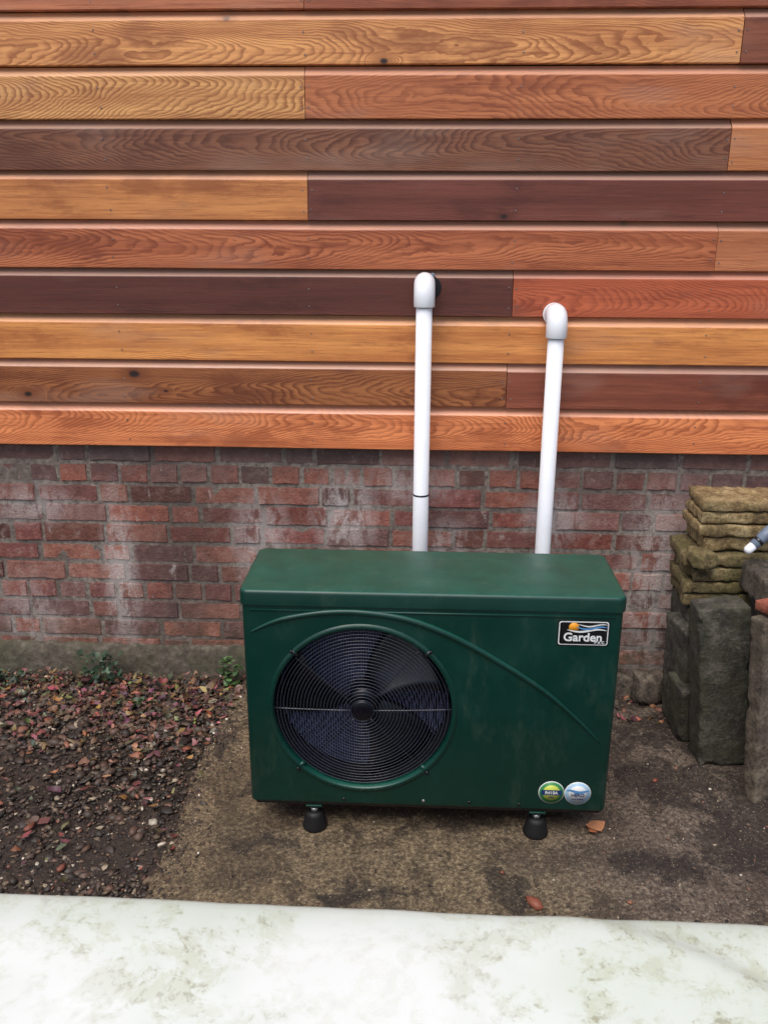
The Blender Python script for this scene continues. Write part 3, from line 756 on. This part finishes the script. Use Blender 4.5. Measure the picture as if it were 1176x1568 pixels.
bm=bmesh.new(); rough_block(bm,(.145,.10,.51),T(.898,-.475,.255,.05,-.04,-.10),.005,24); bm_obj('stone_slab',bm,SLATE,None,True)
bm=bmesh.new(); rough_block(bm,(.45,.26,.09),T(1.205,-.38,.545,.0,.0,0),.005,25)
rough_block(bm,(.40,.22,.50),T(1.22,-.38,.25,.0,.0,0),.005,26); bm_obj('stone_slab',bm,GREYS,None,True)
bm=bmesh.new(); rough_block(bm,(.30,.050,.56),T(1.062,-.62,.280,.42,-.06,-.05),.003,27); bm_obj('paving_slab',bm,BROWNS,None,True)
bm=bmesh.new(); rough_block(bm,(.29,.070,.026),T(1.055,-.600,.578,.42,-.03,-.02),.0025,28); bm_obj('terracotta_tile',bm,TERRA,None,True)
bm=bmesh.new(); rough_block(bm,(.10,.06,.11),T(.785,-.15,.050,.4,-.25,.15),.014,31,freq=12); rough_block(bm,(.09,.05,.07),T(.715,-.11,.030,-.3,0,.2),.011,32,freq=12); rough_block(bm,(.07,.05,.09),T(.85,-.12,.040,.2,0,-.2),.011,33,freq=12)
bm_obj('rubble_stone',bm,GREYS,None,True)
e=empty('hose_fitting')
a=Vector((.962,-.375,.632)); b_=Vector((1.22,-.30,.85)); d=(b_-a).normalized()
tube('white_end',[a+d*t_ for t_ in (0,.004,.010,.030,.031,.05)],.012,PVC,e,20,radii=[.006,.011,.0135,.0135,.010,.010])
tube('grey_coupling',[a+d*t_ for t_ in (.030,.032,.058,.06,.066,.068,.10,.102,.13)],.016,GREYP,e,24,radii=[.011,.0155,.0155,.0175,.0175,.019,.019,.016,.016])
tube('white_tail',[a+d*t_ for t_ in (.10,.14,.20,.34)],.0145,PVC,e,20)
tube('clip',[a+d*t_ for t_ in (.045,.047,.053,.055)],.018,BLACK,e,20,radii=[.0155,.0168,.0168,.0155])

# ================================================================ FOREGROUND COVER
def cz(x,y):
    zz_=.5+.004*mn.noise(Vector((x*3,y*3,6)))+.002*mn.noise(Vector((x*11,y*11,6)))
    r_=math.hypot((x-.10),(y+2.35)*1.0); zz_+=.012/(1+math.exp(min(60,(r_-.66)*160)))*(1 if x>.0 else 0)*min(1,max(0,(x-.15)/.15))
    return zz_
xs=np.linspace(-2.6,2.6,300); yy=[-1.70,-1.703,-1.708,-1.716,-1.73]+list(np.linspace(-1.75,-2.75,80))
bm=bmesh.new(); G=[]
drop={-1.70:.020,-1.703:.010,-1.708:.0045,-1.716:.001}
for yv in yy:
    G.append([bm.verts.new((x,yv-.010*x-.004+.006*mn.noise(Vector((x*3,0,9))),cz(x,yv)-drop.get(yv,0))) for x in xs])
sk=[bm.verts.new((v.co.x,v.co.y+.001,-.03)) for v in G[0]]
G=[sk]+G; bk=[bm.verts.new((v.co.x,v.co.y-.001,-.03)) for v in G[-1]]; G.append(bk)
for j in range(len(G)-1):
    for i in range(len(xs)-1): bm.faces.new((G[j][i],G[j+1][i],G[j+1][i+1],G[j][i+1]))
bmesh.ops.recalc_face_normals(bm,faces=bm.faces)
bm_obj('pool_cover',bm,COVER,None,True)

# ================================================================ CAMERA + LIGHT
cam=D.cameras.new('camera'); co=D.objects.new('camera',cam); COL.objects.link(co); S.camera=co
Rm=Matrix.Rotation(.0438,4,'Z')@Matrix.Rotation(math.pi/2-.3173,4,'X')@Matrix.Rotation(.004,4,'Z')
co.matrix_world=Matrix.Translation((0,-2.876,1.56))@Rm
cam.sensor_fit='VERTICAL'; cam.sensor_height=24; cam.lens=1354.5/1568*24; cam.clip_end=500; cam.clip_start=.02
cam.dof.use_dof=True; cam.dof.focus_distance=2.35; cam.dof.aperture_fstop=5.0
w=D.worlds.new('World'); S.world=w; w.use_nodes=True
nt=w.node_tree; bg=nt.nodes['Background']; sky=nt.nodes.new('ShaderNodeTexSky'); sky.sky_type='NISHITA'; sky.sun_disc=False
el,az=math.radians(62),math.radians(200)
sky.sun_elevation=el; sky.sun_rotation=az; sky.dust_density=3; sky.air_density=1.0; sky.ozone_density=1
nt.links.new(sky.outputs[0],bg.inputs[0]); bg.inputs[1].default_value=.15
sl=D.lights.new('sun','SUN'); sl.energy=2.1; sl.angle=math.radians(45); sl.color=(1,.965,.91)
so=D.objects.new('sun',sl); COL.objects.link(so)
dv=Vector((math.sin(az)*math.cos(el),math.cos(az)*math.cos(el),math.sin(el)))
so.rotation_euler=dv.to_track_quat('Z','Y').to_euler()
S.view_settings.view_transform='Standard'; S.view_settings.look='None'; S.view_settings.exposure=0
